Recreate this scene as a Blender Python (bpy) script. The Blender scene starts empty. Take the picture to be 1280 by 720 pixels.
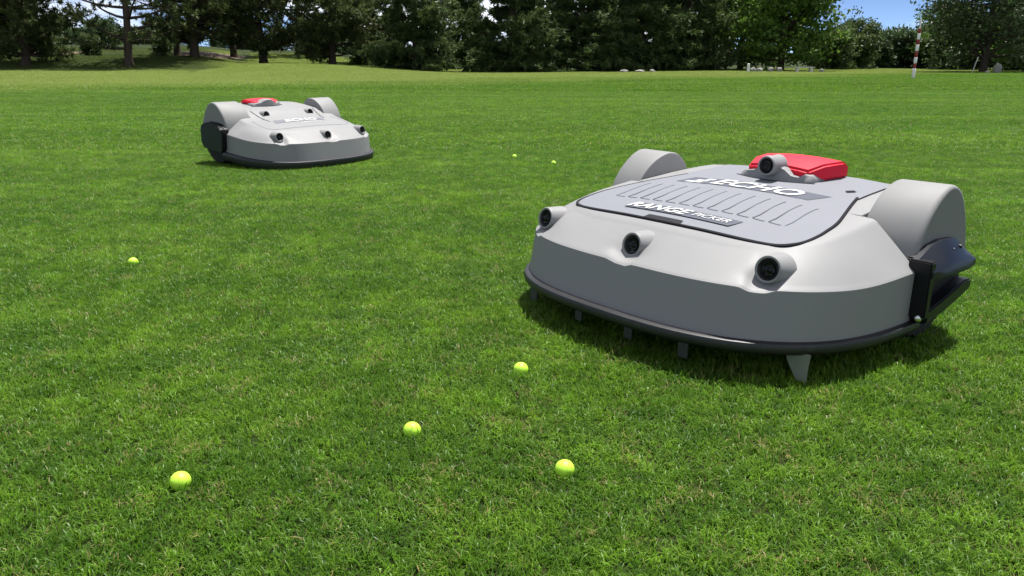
import bpy, bmesh, math, random
import numpy as np
from mathutils import Matrix, Vector, noise
R = math.radians
random.seed(7); rng = np.random.default_rng(7)
scene = bpy.context.scene
col = scene.collection

# ------------------------------------------------------------------ camera
CAM_H, FPX, HORIZON = 0.8545, 976.41, 76.285
PITCH = math.atan((360 - HORIZON) / FPX)
cam_d = bpy.data.cameras.new('camera')
cam_d.sensor_width = 36.0
cam_d.lens = 36.0 * FPX / 1280.0
cam_d.clip_start = 0.05
cam_d.clip_end = 5000
cam = bpy.data.objects.new('camera', cam_d)
col.objects.link(cam)
cam.location = (0, 0, CAM_H)
cam.rotation_euler = (math.pi / 2 - PITCH, 0, 0)
scene.camera = cam

# ------------------------------------------------------------------ world and sun
SUN_EL, SUN_AZ = 71.0, 36.0            # azimuth from +Y (ahead of the camera), negative = towards -X
world = bpy.data.worlds.new('World')
scene.world = world
world.use_nodes = True
wn, wl = world.node_tree.nodes, world.node_tree.links
wn.clear()
sky = wn.new('ShaderNodeTexSky')
sky.sky_type = 'NISHITA'
sky.sun_disc = False
sky.sun_elevation = R(SUN_EL)
sky.sun_rotation = R(SUN_AZ)
sky.air_density = 0.4
sky.dust_density = 0.0
sky.altitude = 4500
sky.ozone_density = 1.5
tc = wn.new('ShaderNodeTexCoord')
mp = wn.new('ShaderNodeMapping')
mp.inputs['Scale'].default_value = (1, 1, 2.6)
mp.inputs['Location'].default_value = (4.4, 2.2, 0.0)
mp.inputs['Rotation'].default_value = (0, 0, R(14))
nz = wn.new('ShaderNodeTexNoise')
nz.inputs['Scale'].default_value = 3.2
nz.inputs['Detail'].default_value = 7
nz.inputs['Roughness'].default_value = 0.58
rmp = wn.new('ShaderNodeValToRGB')
rmp.color_ramp.elements[0].position = 0.46
rmp.color_ramp.elements[1].position = 0.64
mix = wn.new('ShaderNodeMix')
mix.data_type = 'RGBA'
mix.inputs['B'].default_value = (9.5, 9.6, 10.0, 1)
bg = wn.new('ShaderNodeBackground')
bg.inputs['Strength'].default_value = 0.085
wo = wn.new('ShaderNodeOutputWorld')
wl.new(tc.outputs['Generated'], mp.inputs['Vector'])
wl.new(mp.outputs['Vector'], nz.inputs['Vector'])
wl.new(nz.outputs['Fac'], rmp.inputs['Fac'])
wl.new(rmp.outputs['Color'], mix.inputs['Factor'])
wl.new(sky.outputs['Color'], mix.inputs['A'])
wl.new(mix.outputs['Result'], bg.inputs['Color'])
wl.new(bg.outputs['Background'], wo.inputs['Surface'])

sun_d = bpy.data.lights.new('sun', 'SUN')
sun_d.energy = 4.7
sun_d.angle = R(0.53)
sun_d.color = (1.0, 0.97, 0.92)
sun = bpy.data.objects.new('sun', sun_d)
col.objects.link(sun)
S = Vector((math.sin(R(SUN_AZ)) * math.cos(R(SUN_EL)), math.cos(R(SUN_AZ)) * math.cos(R(SUN_EL)), math.sin(R(SUN_EL))))
sun.rotation_euler = S.to_track_quat('Z', 'Y').to_euler()
sun.location = (0, 0, 30)

scene.view_settings.view_transform = 'Standard'
scene.view_settings.look = 'None'
scene.view_settings.gamma = 1.0
scene.view_settings.use_curve_mapping = False
scene.view_settings.exposure = 0.98
scene.cycles.max_bounces = 8
scene.cycles.transparent_max_bounces = 8

# ------------------------------------------------------------------ helpers
def sock(nd, name, v):
    nd.inputs[name].default_value = v

def mat_new(name):
    m = bpy.data.materials.new(name)
    m.use_nodes = True
    nt = m.node_tree
    nt.nodes.clear()
    out = nt.nodes.new('ShaderNodeOutputMaterial')
    return m, nt, out

def mat_plastic(name, c, rough=0.45, spec=0.5, grain=0.0, grain_scale=900.0, dirt=0.0, coat=0.0, metal=0.0, var=0.04):
    """principled surface with uneven tone, fine grain and light dust"""
    m, nt, out = mat_new(name)
    b = nt.nodes.new('ShaderNodeBsdfPrincipled')
    t = nt.nodes.new('ShaderNodeTexCoord')
    n1 = nt.nodes.new('ShaderNodeTexNoise')
    sock(n1, 'Scale', 9.0); sock(n1, 'Detail', 6.0)
    nt.links.new(t.outputs['Object'], n1.inputs['Vector'])
    mx = nt.nodes.new('ShaderNodeMix'); mx.data_type = 'RGBA'
    lo = tuple(max(0, v * (1 - var)) for v in c); hi = tuple(min(1, v * (1 + var)) for v in c)
    mx.inputs['A'].default_value = (*lo, 1); mx.inputs['B'].default_value = (*hi, 1)
    nt.links.new(n1.outputs['Fac'], mx.inputs['Factor'])
    last = mx.outputs['Result']
    if dirt > 0:
        n2 = nt.nodes.new('ShaderNodeTexNoise')
        sock(n2, 'Scale', 34.0); sock(n2, 'Detail', 8.0); sock(n2, 'Roughness', 0.7)
        nt.links.new(t.outputs['Object'], n2.inputs['Vector'])
        rr = nt.nodes.new('ShaderNodeMapRange')
        sock(rr, 'From Min', 0.55); sock(rr, 'From Max', 0.8); sock(rr, 'To Min', 0.0); sock(rr, 'To Max', dirt)
        nt.links.new(n2.outputs['Fac'], rr.inputs['Value'])
        m2 = nt.nodes.new('ShaderNodeMix'); m2.data_type = 'RGBA'
        nt.links.new(rr.outputs['Result'], m2.inputs['Factor'])
        nt.links.new(last, m2.inputs['A'])
        m2.inputs['B'].default_value = (0.20, 0.18, 0.13, 1)
        last = m2.outputs['Result']
    nt.links.new(last, b.inputs['Base Color'])
    rv = nt.nodes.new('ShaderNodeMapRange')
    sock(rv, 'To Min', rough * 0.85); sock(rv, 'To Max', min(1, rough * 1.15))
    nt.links.new(n1.outputs['Fac'], rv.inputs['Value'])
    nt.links.new(rv.outputs['Result'], b.inputs['Roughness'])
    sock(b, 'Specular IOR Level', spec); sock(b, 'Metallic', metal)
    sock(b, 'Coat Weight', coat); sock(b, 'Coat Roughness', 0.15)
    if grain > 0:
        n3 = nt.nodes.new('ShaderNodeTexNoise'); sock(n3, 'Scale', grain_scale); sock(n3, 'Detail', 2.0)
        nt.links.new(t.outputs['Object'], n3.inputs['Vector'])
        bp = nt.nodes.new('ShaderNodeBump'); sock(bp, 'Strength', grain); sock(bp, 'Distance', 0.001)
        nt.links.new(n3.outputs['Fac'], bp.inputs['Height'])
        nt.links.new(bp.outputs['Normal'], b.inputs['Normal'])
    nt.links.new(b.outputs['BSDF'], out.inputs['Surface'])
    return m

M = {
    'shell': mat_plastic('grey_plastic', (0.222, 0.222, 0.224), 0.52, 0.28, 0.25, dirt=0.16),
    'lid': mat_plastic('lid_plastic', (0.178, 0.184, 0.208), 0.65, 0.2, 0.18, dirt=0.08),
    'hood': mat_plastic('hood_plastic', (0.215, 0.214, 0.213), 0.58, 0.28, 0.3, dirt=0.16),
    'rubber': mat_plastic('black_rubber', (0.014, 0.014, 0.016), 0.42, 0.5, 0.2, 400, dirt=0.12),
    'tyre': mat_plastic('tyre_rubber', (0.02, 0.02, 0.02), 0.8, 0.3, 0.3, 300, dirt=0.3),
    'gloss': mat_plastic('glossy_dark_plastic', (0.004, 0.006, 0.011), 0.34, 0.3),
    'black': mat_plastic('black_plastic', (0.006, 0.006, 0.007), 0.4, 0.3),
    'lens': mat_plastic('lens_black', (0.003, 0.003, 0.003), 0.15, 0.25),
    'seam': mat_plastic('seam_gap', (0.012, 0.012, 0.016), 0.8, 0.1),
    'groove': mat_plastic('vent_groove', (0.10, 0.105, 0.125), 0.7, 0.1),
    'plate': mat_plastic('grey_decal', (0.085, 0.092, 0.115), 0.65, 0.15),
    'badge': mat_plastic('grey_badge', (0.15, 0.155, 0.175), 0.65, 0.15),
    'white': mat_plastic('white_print', (0.56, 0.56, 0.56), 0.6, 0.2),
    'red': mat_plastic('red_plastic', (0.62, 0.010, 0.032), 0.58, 0.25, 0.15),
    'metal': mat_plastic('bright_metal', (0.6, 0.6, 0.58), 0.3, metal=1.0),
    'tine': mat_plastic('grey_tine', (0.17, 0.19, 0.15), 0.5, dirt=0.3),
    'fin': mat_plastic('dark_fin', (0.06, 0.068, 0.056), 0.7, 0.2, dirt=0.3),
    'ball': mat_plastic('neon_ball', (0.46, 0.74, 0.06), 0.45, 0.35, dirt=0.05),
    'pole_white': mat_plastic('pole_white', (0.85, 0.83, 0.78), 0.5, dirt=0.1),
    'pole_red': mat_plastic('pole_red', (0.26, 0.014, 0.012), 0.5),
    'stone': mat_plastic('pale_stone', (0.22, 0.215, 0.19), 0.85, 0.3, 0.4, 60, dirt=0.4, var=0.25),
    'bark': mat_plastic('bark', (0.060, 0.045, 0.034), 0.9, 0.2, 0.6, 30, var=0.4),
    'wood': mat_plastic('pale_wood', (0.55, 0.52, 0.46), 0.7, 0.3, var=0.15),
}

def mat_leaf(name, c_dark, c_light, transl=0.35, scale=0.5, rough=0.5):
    m, nt, out = mat_new(name)
    g = nt.nodes.new('ShaderNodeTexCoord')
    n = nt.nodes.new('ShaderNodeTexNoise'); sock(n, 'Scale', scale); sock(n, 'Detail', 8.0); sock(n, 'Roughness', 0.75)
    nt.links.new(g.outputs['Object'], n.inputs['Vector'])
    r = nt.nodes.new('ShaderNodeMapRange'); sock(r, 'From Min', 0.3); sock(r, 'From Max', 0.7)
    nt.links.new(n.outputs['Fac'], r.inputs['Value'])
    mx = nt.nodes.new('ShaderNodeMix'); mx.data_type = 'RGBA'
    mx.inputs['A'].default_value = (*c_dark, 1); mx.inputs['B'].default_value = (*c_light, 1)
    nt.links.new(r.outputs['Result'], mx.inputs['Factor'])
    b = nt.nodes.new('ShaderNodeBsdfPrincipled'); sock(b, 'Roughness', rough); sock(b, 'Specular IOR Level', 0.3)
    tr = nt.nodes.new('ShaderNodeBsdfTranslucent')
    ms = nt.nodes.new('ShaderNodeMixShader'); sock(ms, 'Fac', transl)
    nt.links.new(mx.outputs['Result'], b.inputs['Base Color'])
    nt.links.new(mx.outputs['Result'], tr.inputs['Color'])
    nt.links.new(b.outputs['BSDF'], ms.inputs[1]); nt.links.new(tr.outputs['BSDF'], ms.inputs[2])
    nt.links.new(ms.outputs['Shader'], out.inputs['Surface'])
    return m

M['pine'] = mat_leaf('pine_needles', (0.036, 0.058, 0.018), (0.120, 0.150, 0.040), 0.42, 0.8)
M['spruce'] = mat_leaf('spruce_needles', (0.034, 0.062, 0.020), (0.115, 0.165, 0.044), 0.42, 0.8)
M['broad'] = mat_leaf('broad_leaves', (0.050, 0.115, 0.016), (0.170, 0.280, 0.040), 0.48, 0.6)
M['lacy'] = mat_leaf('lacy_leaves', (0.035, 0.065, 0.022), (0.085, 0.130, 0.038), 0.3, 0.6)
M['far'] = mat_leaf('far_leaves', (0.030, 0.065, 0.022), (0.070, 0.115, 0.035), 0.3, 0.4)

def tag(o, label=None, cat=None, group=None, kind=None):
    if label: o['label'] = label
    if cat: o['category'] = cat
    if group: o['group'] = group
    if kind: o['kind'] = kind
    return o

def link(name, me, mat, parent=None, sharp=35):
    if mat is not None: me.materials.append(mat)
    if sharp is not None:
        me.polygons.foreach_set('use_smooth', [True] * len(me.polygons))
        me.set_sharp_from_angle(angle=R(sharp))
    o = bpy.data.objects.new(name, me)
    col.objects.link(o)
    if parent: o.parent = parent
    return o

def from_data(name, verts, faces, mat, parent=None, sharp=35, fix=True):
    me = bpy.data.meshes.new(name)
    me.from_pydata([tuple(v) for v in verts], [], faces)
    if fix:
        bm = bmesh.new(); bm.from_mesh(me)
        bmesh.ops.recalc_face_normals(bm, faces=bm.faces)
        bm.to_mesh(me); bm.free()
    me.update()
    return link(name, me, mat, parent, sharp)

def from_bm(name, bm, mat, parent=None, sharp=35):
    me = bpy.data.meshes.new(name)
    bmesh.ops.recalc_face_normals(bm, faces=bm.faces)
    bm.to_mesh(me); bm.free()
    return link(name, me, mat, parent, sharp)

def fast_mesh(name, V, F):
    """triangles or quads from numpy arrays"""
    me = bpy.data.meshes.new(name)
    k = F.shape[1]
    me.vertices.add(len(V)); me.vertices.foreach_set('co', np.ascontiguousarray(V, dtype=np.float32).ravel())
    me.loops.add(F.size); me.loops.foreach_set('vertex_index', np.ascontiguousarray(F, dtype=np.int32).ravel())
    me.polygons.add(len(F))
    me.polygons.foreach_set('loop_start', np.arange(0, F.size, k, dtype=np.int32))
    me.update(calc_edges=True)
    return me

def empty(name, loc=(0, 0, 0)):
    o = bpy.data.objects.new(name, None)
    o.empty_display_size = 0.1
    o.location = loc
    col.objects.link(o)
    return o

def smooth(a, b, x):
    t = np.clip((x - a) / (b - a), 0, 1)
    return t * t * (3 - 2 * t)

# ------------------------------------------------------------------ ground
def gz(x, y):
    """height of the lawn: flat near, a low bank below the pines, rising slowly behind"""
    x = np.asarray(x, float); y = np.asarray(y, float)
    left = 1 - smooth(-17, -3, x * 60 / np.maximum(y, 20.0))
    bank = 1 - smooth(-24, -19, x * 60 / np.maximum(y, 20.0))
    z = 0.62 * smooth(34, 62, y) * left + bank * (0.75 * smooth(53, 63, y) - 0.25 * smooth(40, 53, y) + 0.1 * smooth(60, 64, y))
    z = z + 1.5 * smooth(66, 100, y) * left + 0.6 * smooth(75, 130, y) * (1 - left)
    z = z + 0.05 * np.sin(x * 0.21 + 1.3) * np.sin(y * 0.17) * smooth(14, 26, y)
    z = z + 6.0 * smooth(160, 600, y)
    z = z - 0.028 * np.exp(-(((x + 1.75) / 1.1) ** 2 + ((y - 6.9) / 1.1) ** 2))
    return z

def ground_mesh():
    ys = np.concatenate([np.linspace(-12, 20, 33), np.linspace(21, 140, 90), np.linspace(150, 900, 26), [1500, 2500]])
    us = np.linspace(-1, 1, 121)
    V = []
    for y in ys:
        hw = 14 + max(0, y) * 1.6 + 10
        xs = us * hw
        V.append(np.stack([xs, np.full_like(xs, y), gz(xs, np.full_like(xs, y))], 1))
    V = np.concatenate(V)
    n, m = len(ys), len(us)
    idx = np.arange(n * m).reshape(n, m)
    F = np.stack([idx[:-1, :-1], idx[:-1, 1:], idx[1:, 1:], idx[1:, :-1]], -1).reshape(-1, 4)
    return fast_mesh('ground', V, F)

def mat_ground():
    m, nt, out = mat_new('lawn_soil')
    g = nt.nodes.new('ShaderNodeNewGeometry')
    n = nt.nodes.new('ShaderNodeTexNoise'); sock(n, 'Scale', 0.35); sock(n, 'Detail', 10.0); sock(n, 'Roughness', 0.7)
    n2 = nt.nodes.new('ShaderNodeTexNoise'); sock(n2, 'Scale', 14.0); sock(n2, 'Detail', 6.0)
    nt.links.new(g.outputs['Position'], n.inputs['Vector']); nt.links.new(g.outputs['Position'], n2.inputs['Vector'])
    r = nt.nodes.new('ShaderNodeValToRGB')
    r.color_ramp.elements[0].position = 0.3; r.color_ramp.elements[0].color = (0.018, 0.028, 0.008, 1)
    r.color_ramp.elements[1].position = 0.7; r.color_ramp.elements[1].color = (0.045, 0.062, 0.014, 1)
    nt.links.new(n.outputs['Fac'], r.inputs['Fac'])
    mx = nt.nodes.new('ShaderNodeMix'); mx.data_type = 'RGBA'; mx.blend_type = 'MULTIPLY'; mx.inputs['Factor'].default_value = 0.6
    nt.links.new(r.outputs['Color'], mx.inputs['A']); nt.links.new(n2.outputs['Color'], mx.inputs['B'])
    b = nt.nodes.new('ShaderNodeBsdfPrincipled'); sock(b, 'Roughness', 0.95); sock(b, 'Specular IOR Level', 0.1)
    nt.links.new(mx.outputs['Result'], b.inputs['Base Color'])
    nt.links.new(b.outputs['BSDF'], out.inputs['Surface'])
    return m

ground = link('ground', ground_mesh(), mat_ground(), None, 80)
tag(ground, 'lawn soil running out to the tree line', 'ground', kind='structure')

# ------------------------------------------------------------------ grass (stuff)
def mat_grass():
    m, nt, out = mat_new('grass_blades')
    g = nt.nodes.new('ShaderNodeNewGeometry')
    at = nt.nodes.new('ShaderNodeAttribute'); at.attribute_name = 'tint'
    # broad patches of cooler and yellower turf
    n = nt.nodes.new('ShaderNodeTexNoise'); sock(n, 'Scale', 1.4); sock(n, 'Detail', 6.0); sock(n, 'Roughness', 0.65)
    n2 = nt.nodes.new('ShaderNodeTexNoise'); sock(n2, 'Scale', 9.0); sock(n2, 'Detail', 3.0)
    n3 = nt.nodes.new('ShaderNodeTexNoise'); sock(n3, 'Scale', 0.22); sock(n3, 'Detail', 4.0)
    for q in (n, n2, n3): nt.links.new(g.outputs['Position'], q.inputs['Vector'])
    def mr(src, a, b, lo, hi):
        r = nt.nodes.new('ShaderNodeMapRange'); sock(r, 'From Min', a); sock(r, 'From Max', b); sock(r, 'To Min', lo); sock(r, 'To Max', hi)
        nt.links.new(src, r.inputs['Value']); return r.outputs['Result']
    def mixc(fac, a, b):
        x = nt.nodes.new('ShaderNodeMix'); x.data_type = 'RGBA'
        if isinstance(fac, float): x.inputs['Factor'].default_value = fac
        else: nt.links.new(fac, x.inputs['Factor'])
        for nm, v in (('A', a), ('B', b)):
            if isinstance(v, tuple): x.inputs[nm].default_value = (*v, 1)
            else: nt.links.new(v, x.inputs[nm])
        return x.outputs['Result']
    sep = nt.nodes.new('ShaderNodeSeparateColor'); nt.links.new(at.outputs['Color'], sep.inputs['Color'])
    green = mixc(sep.outputs['Red'], (0.046, 0.122, 0.012), (0.290, 0.490, 0.044))
    green = mixc(mr(n.outputs['Fac'], 0.42, 0.68, 0.0, 0.55), green, (0.220, 0.380, 0.022))
    green = mixc(mr(n3.outputs['Fac'], 0.45, 0.7, 0.0, 0.45), green, (0.095, 0.270, 0.012))
    n4 = nt.nodes.new('ShaderNodeTexNoise'); sock(n4, 'Scale', 17.0); sock(n4, 'Detail', 5.0); sock(n4, 'Roughness', 0.7)
    nt.links.new(g.outputs['Position'], n4.inputs['Vector'])
    green = mixc(mr(n4.outputs['Fac'], 0.38, 0.56, 0.6, 0.0), green, (0.034, 0.110, 0.008))
    green = mixc(mr(n4.outputs['Fac'], 0.52, 0.70, 0.0, 0.6), green, (0.220, 0.460, 0.026))
    # faint mowing streaks lying across the view
    mpn = nt.nodes.new('ShaderNodeMapping'); mpn.inputs['Scale'].default_value = (0.10, 0.75, 0.0); mpn.inputs['Rotation'].default_value = (0, 0, 0.12)
    n5 = nt.nodes.new('ShaderNodeTexNoise'); sock(n5, 'Scale', 1.0); sock(n5, 'Detail', 4.0)
    nt.links.new(g.outputs['Position'], mpn.inputs['Vector']); nt.links.new(mpn.outputs['Vector'], n5.inputs['Vector'])
    green = mixc(mr(n5.outputs['Fac'], 0.42, 0.62, 0.40, 0.0), green, (0.045, 0.140, 0.008))
    n6 = nt.nodes.new('ShaderNodeTexNoise'); sock(n6, 'Scale', 3.6); sock(n6, 'Detail', 8.0); sock(n6, 'Roughness', 0.75)
    nt.links.new(g.outputs['Position'], n6.inputs['Vector'])
    green = mixc(mr(n6.outputs['Fac'], 0.40, 0.52, 0.45, 0.0), green, (0.040, 0.125, 0.008))
    green = mixc(mr(n6.outputs['Fac'], 0.53, 0.66, 0.0, 0.45), green, (0.250, 0.450, 0.028))
    # straw blades, more of them where the turf is thin
    ad = nt.nodes.new('ShaderNodeMath'); ad.operation = 'ADD'
    nt.links.new(sep.outputs['Green'], ad.inputs[0]); nt.links.new(mr(n2.outputs['Fac'], 0.5, 0.75, 0.0, 0.30), ad.inputs[1])
    straw = mr(ad.outputs['Value'], 0.975, 1.04, 0.0, 0.85)
    c = mixc(straw, green, (0.380, 0.310, 0.130))
    # drier, paler rough beyond the mown lawn
    sp = nt.nodes.new('ShaderNodeSeparateXYZ'); nt.links.new(g.outputs['Position'], sp.inputs['Vector'])
    wob = nt.nodes.new('ShaderNodeMath'); wob.operation = 'MULTIPLY_ADD'
    nt.links.new(n3.outputs['Fac'], wob.inputs[0]); wob.inputs[1].default_value = 14.0; nt.links.new(sp.outputs['Y'], wob.inputs[2])
    lx = nt.nodes.new('ShaderNodeMath'); lx.operation = 'MULTIPLY_ADD'
    nt.links.new(sp.outputs['X'], lx.inputs[0]); lx.inputs[1].default_value = -0.75; nt.links.new(wob.outputs['Value'], lx.inputs[2])
    dry = mr(lx.outputs['Value'], 38.0, 48.0, 0.0, 0.7)
    c = mixc(dry, c, (0.340, 0.400, 0.100))
    # shade under the pines, painted as darker green into the bank's blade colour
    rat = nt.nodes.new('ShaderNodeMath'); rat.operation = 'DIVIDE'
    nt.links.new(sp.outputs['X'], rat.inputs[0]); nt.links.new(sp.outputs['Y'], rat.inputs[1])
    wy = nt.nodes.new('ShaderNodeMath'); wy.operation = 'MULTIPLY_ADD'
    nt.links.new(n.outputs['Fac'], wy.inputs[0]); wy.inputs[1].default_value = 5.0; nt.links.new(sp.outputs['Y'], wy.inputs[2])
    pine_shade = nt.nodes.new('ShaderNodeMath'); pine_shade.operation = 'MULTIPLY'
    nt.links.new(mr(wy.outputs['Value'], 55.5, 57.5, 0.0, 1.0), pine_shade.inputs[0]); nt.links.new(mr(rat.outputs['Value'], -0.385, -0.345, 0.85, 0.0), pine_shade.inputs[1])
    c = mixc(pine_shade.outputs['Value'], c, (0.060, 0.090, 0.022))
    b = nt.nodes.new('ShaderNodeBsdfPrincipled'); sock(b, 'Roughness', 0.42); sock(b, 'Specular IOR Level', 0.35)
    tr = nt.nodes.new('ShaderNodeBsdfTranslucent')
    ms = nt.nodes.new('ShaderNodeMixShader'); sock(ms, 'Fac', 0.46)
    nt.links.new(c, b.inputs['Base Color']); nt.links.new(c, tr.inputs['Color'])
    nt.links.new(b.outputs['BSDF'], ms.inputs[1]); nt.links.new(tr.outputs['BSDF'], ms.inputs[2])
    nt.links.new(ms.outputs['Shader'], out.inputs['Surface'])
    return m

def blade_tile(name, size, n, length, width, mat, lean=(0.25, 1.15), clump=0.35):
    """one square of turf: n bent blades, five vertices each"""
    # clumped roots
    nc = max(8, int(n / 14))
    cx = rng.uniform(-size / 2, size / 2, (nc, 2))
    pick = rng.integers(0, nc, n)
    root = rng.uniform(-size / 2, size / 2, (n, 2))
    k = rng.random(n) < clump
    root[k] = cx[pick[k]] + rng.normal(0, size * 0.012, (k.sum(), 2))
    # clump lean direction shared, so tufts read as tufts
    az = rng.uniform(0, 2 * np.pi, n)
    caz = rng.uniform(0, 2 * np.pi, nc)
    az[k] = caz[pick[k]] + rng.normal(0, 0.9, k.sum())
    L = rng.uniform(length[0], length[1], n) * (1 + 0.25 * rng.standard_normal(n).clip(-1, 1.6))
    W = rng.uniform(width[0], width[1], n)
    t0 = rng.uniform(lean[0] * 0.4, lean[0] * 1.6, n)
    t1 = t0 + rng.uniform(0.2, lean[1], n)
    d = np.stack([np.cos(az), np.sin(az)], 1)
    tw = az + np.pi / 2 + rng.normal(0, 0.7, n)
    s = np.stack([np.cos(tw), np.sin(tw)], 1)
    def seg(p, ang, l):
        q = p.copy(); q[:, :2] += d * (np.sin(ang) * l)[:, None]; q[:, 2] += np.cos(ang) * l; return q
    P0 = np.concatenate([root, np.full((n, 1), -0.004)], 1)
    P1 = seg(P0, t0, L * 0.5)
    P2 = seg(P1, t1, L * 0.5)
    P2[:, 2] = np.maximum(P2[:, 2], 0.003)
    off = np.concatenate([s * (W / 2)[:, None], np.zeros((n, 1))], 1)
    V = np.stack([P0 - off * 0.8, P0 + off * 0.8, P1 + off, P1 - off, P2], 1).reshape(-1, 3)
    base = (np.arange(n) * 5)[:, None]
    F = np.concatenate([base + np.array([[0, 1, 2]]), base + np.array([[0, 2, 3]]), base + np.array([[3, 2, 4]])], 0)
    me = fast_mesh(name, V, F)
    tint = np.ones((n, 4), np.float32)
    ct = rng.random(nc)
    tint[:, 0] = rng.random(n) * 0.65 + ct[pick] * 0.35
    tint[:, 1] = rng.random(n); tint[:, 2] = rng.random(n)
    a = me.attributes.new('tint', 'FLOAT_COLOR', 'POINT')
    a.data.foreach_set('color', np.repeat(tint, 5, axis=0).ravel())
    me.materials.append(mat)
    me.polygons.foreach_set('use_smooth', [True] * len(me.polygons))
    return bpy.data.objects.new(name, me)

def build_grass():
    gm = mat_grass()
    tiles = bpy.data.collections.new('turf_tiles')
    NEAR, MID, FAR = 0.30, 0.80, 2.4
    names = []
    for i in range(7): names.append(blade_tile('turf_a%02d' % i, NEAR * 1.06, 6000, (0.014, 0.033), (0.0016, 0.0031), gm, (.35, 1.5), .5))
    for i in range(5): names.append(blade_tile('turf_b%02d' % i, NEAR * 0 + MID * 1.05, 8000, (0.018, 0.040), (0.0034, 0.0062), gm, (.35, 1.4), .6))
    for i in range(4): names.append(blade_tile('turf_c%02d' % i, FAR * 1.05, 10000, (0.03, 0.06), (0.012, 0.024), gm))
    for o in names: tiles.objects.link(o)
    P, K, A, Sc, TX, TY = [], [], [], [], [], []
    def zone(y0, y1, step, k0, kn, side):
        for y in np.arange(y0 + step / 2, y1, step):
            hw = 0.70 * (y + step) + side
            for x in np.arange(-math.ceil(hw / step) * step, hw, step):
                P.append((x, y, float(gz(x, y)))); K.append(k0 + int(rng.integers(kn)))
                t = float(rng.integers(4)) * math.pi / 2
                A.append(t); Sc.append(float(rng.uniform(0.92, 1.12)))
                e = step / 2
                gx = float(gz(x + e, y) - gz(x - e, y)) / step; gy = float(gz(x, y + e) - gz(x, y - e)) / step
                TX.append(-gx * math.sin(t) + gy * math.cos(t)); TY.append(-(gx * math.cos(t) + gy * math.sin(t)))
    zone(0.0, 7.8, NEAR, 0, 7, 1.3)
    zone(7.8, 23.8, MID, 7, 5, 2.0)
    zone(23.8, 86.0, FAR, 12, 4, 6.0)
    me = bpy.data.meshes.new('grass')
    me.from_pydata(P, [], [])
    for nm, tp, vals in (('pick', 'INT', K), ('turn', 'FLOAT', A), ('size', 'FLOAT', Sc), ('tip_x', 'FLOAT', TX), ('tip_y', 'FLOAT', TY)):
        a = me.attributes.new(nm, tp, 'POINT'); a.data.foreach_set('value', vals)
    o = bpy.data.objects.new('grass', me); col.objects.link(o)
    tag(o, 'short mown green grass covering the lawn', 'grass', kind='stuff')
    ng = bpy.data.node_groups.new('turf_scatter', 'GeometryNodeTree')
    ng.interface.new_socket('Geometry', in_out='INPUT', socket_type='NodeSocketGeometry')
    ng.interface.new_socket('Geometry', in_out='OUTPUT', socket_type='NodeSocketGeometry')
    N = ng.nodes
    gi, go = N.new('NodeGroupInput'), N.new('NodeGroupOutput')
    ci = N.new('GeometryNodeCollectionInfo'); ci.inputs['Collection'].default_value = tiles
    ci.inputs['Separate Children'].default_value = True; ci.inputs['Reset Children'].default_value = True
    ip = N.new('GeometryNodeInstanceOnPoints'); ip.inputs['Pick Instance'].default_value = True
    def attr(nm, tp):
        q = N.new('GeometryNodeInputNamedAttribute'); q.data_type = tp; q.inputs['Name'].default_value = nm; return q.outputs['Attribute']
    cx = N.new('ShaderNodeCombineXYZ'); er = N.new('FunctionNodeEulerToRotation'); c2 = N.new('ShaderNodeCombineXYZ')
    ng.links.new(attr('turn', 'FLOAT'), cx.inputs['Z']); ng.links.new(attr('tip_x', 'FLOAT'), cx.inputs['X']); ng.links.new(attr('tip_y', 'FLOAT'), cx.inputs['Y']); ng.links.new(cx.outputs['Vector'], er.inputs['Euler'])
    c2.inputs['X'].default_value = 1; c2.inputs['Y'].default_value = 1
    ng.links.new(attr('size', 'FLOAT'), c2.inputs['Z'])
    ng.links.new(gi.outputs['Geometry'], ip.inputs['Points'])
    ng.links.new(ci.outputs['Instances'], ip.inputs['Instance'])
    ng.links.new(attr('pick', 'INT'), ip.inputs['Instance Index'])
    ng.links.new(er.outputs['Rotation'], ip.inputs['Rotation'])
    ng.links.new(c2.outputs['Vector'], ip.inputs['Scale'])
    ng.links.new(ip.outputs['Instances'], go.inputs['Geometry'])
    md = o.modifiers.new('turf', 'NODES'); md.node_group = ng
    return o

build_grass()

# ------------------------------------------------------------------ trees
def tube(V, F, pts, radii, sides=6):
    """tapered tube along a polyline, quads"""
    base = len(V)
    for i, (p, r) in enumerate(zip(pts, radii)):
        d = (Vector(pts[min(i + 1, len(pts) - 1)]) - Vector(pts[max(i - 1, 0)])).normalized()
        a = d.orthogonal().normalized(); b = d.cross(a)
        for k in range(sides):
            t = 2 * math.pi * k / sides
            V.append(tuple(Vector(p) + (a * math.cos(t) + b * math.sin(t)) * r))
    for i in range(len(pts) - 1):
        for k in range(sides):
            j = (k + 1) % sides
            F.append((base + i * sides + k, base + i * sides + j, base + (i + 1) * sides + j, base + (i + 1) * sides + k))

def puffs(centres, n, length, width, rn, up=0.2, flat=1.0):
    """needle bunches: n thin triangles pointing out from each centre"""
    C = np.repeat(np.asarray(centres), n, axis=0); k = len(C)
    D = rn.standard_normal((k, 3)); D[:, 2] = D[:, 2] * flat + up
    D /= np.linalg.norm(D, axis=1)[:, None]
    Sd = np.cross(D, rn.standard_normal((k, 3))); Sd /= np.linalg.norm(Sd, axis=1)[:, None]
    L = rn.uniform(length[0], length[1], k)[:, None]; W = rn.uniform(width[0], width[1], k)[:, None]
    st = C + rn.normal(0, 0.05, (k, 3))
    V = np.stack([st - Sd * W, st + Sd * W, st + D * L], 1).reshape(-1, 3)
    return V, np.arange(k * 3).reshape(-1, 3)

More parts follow.
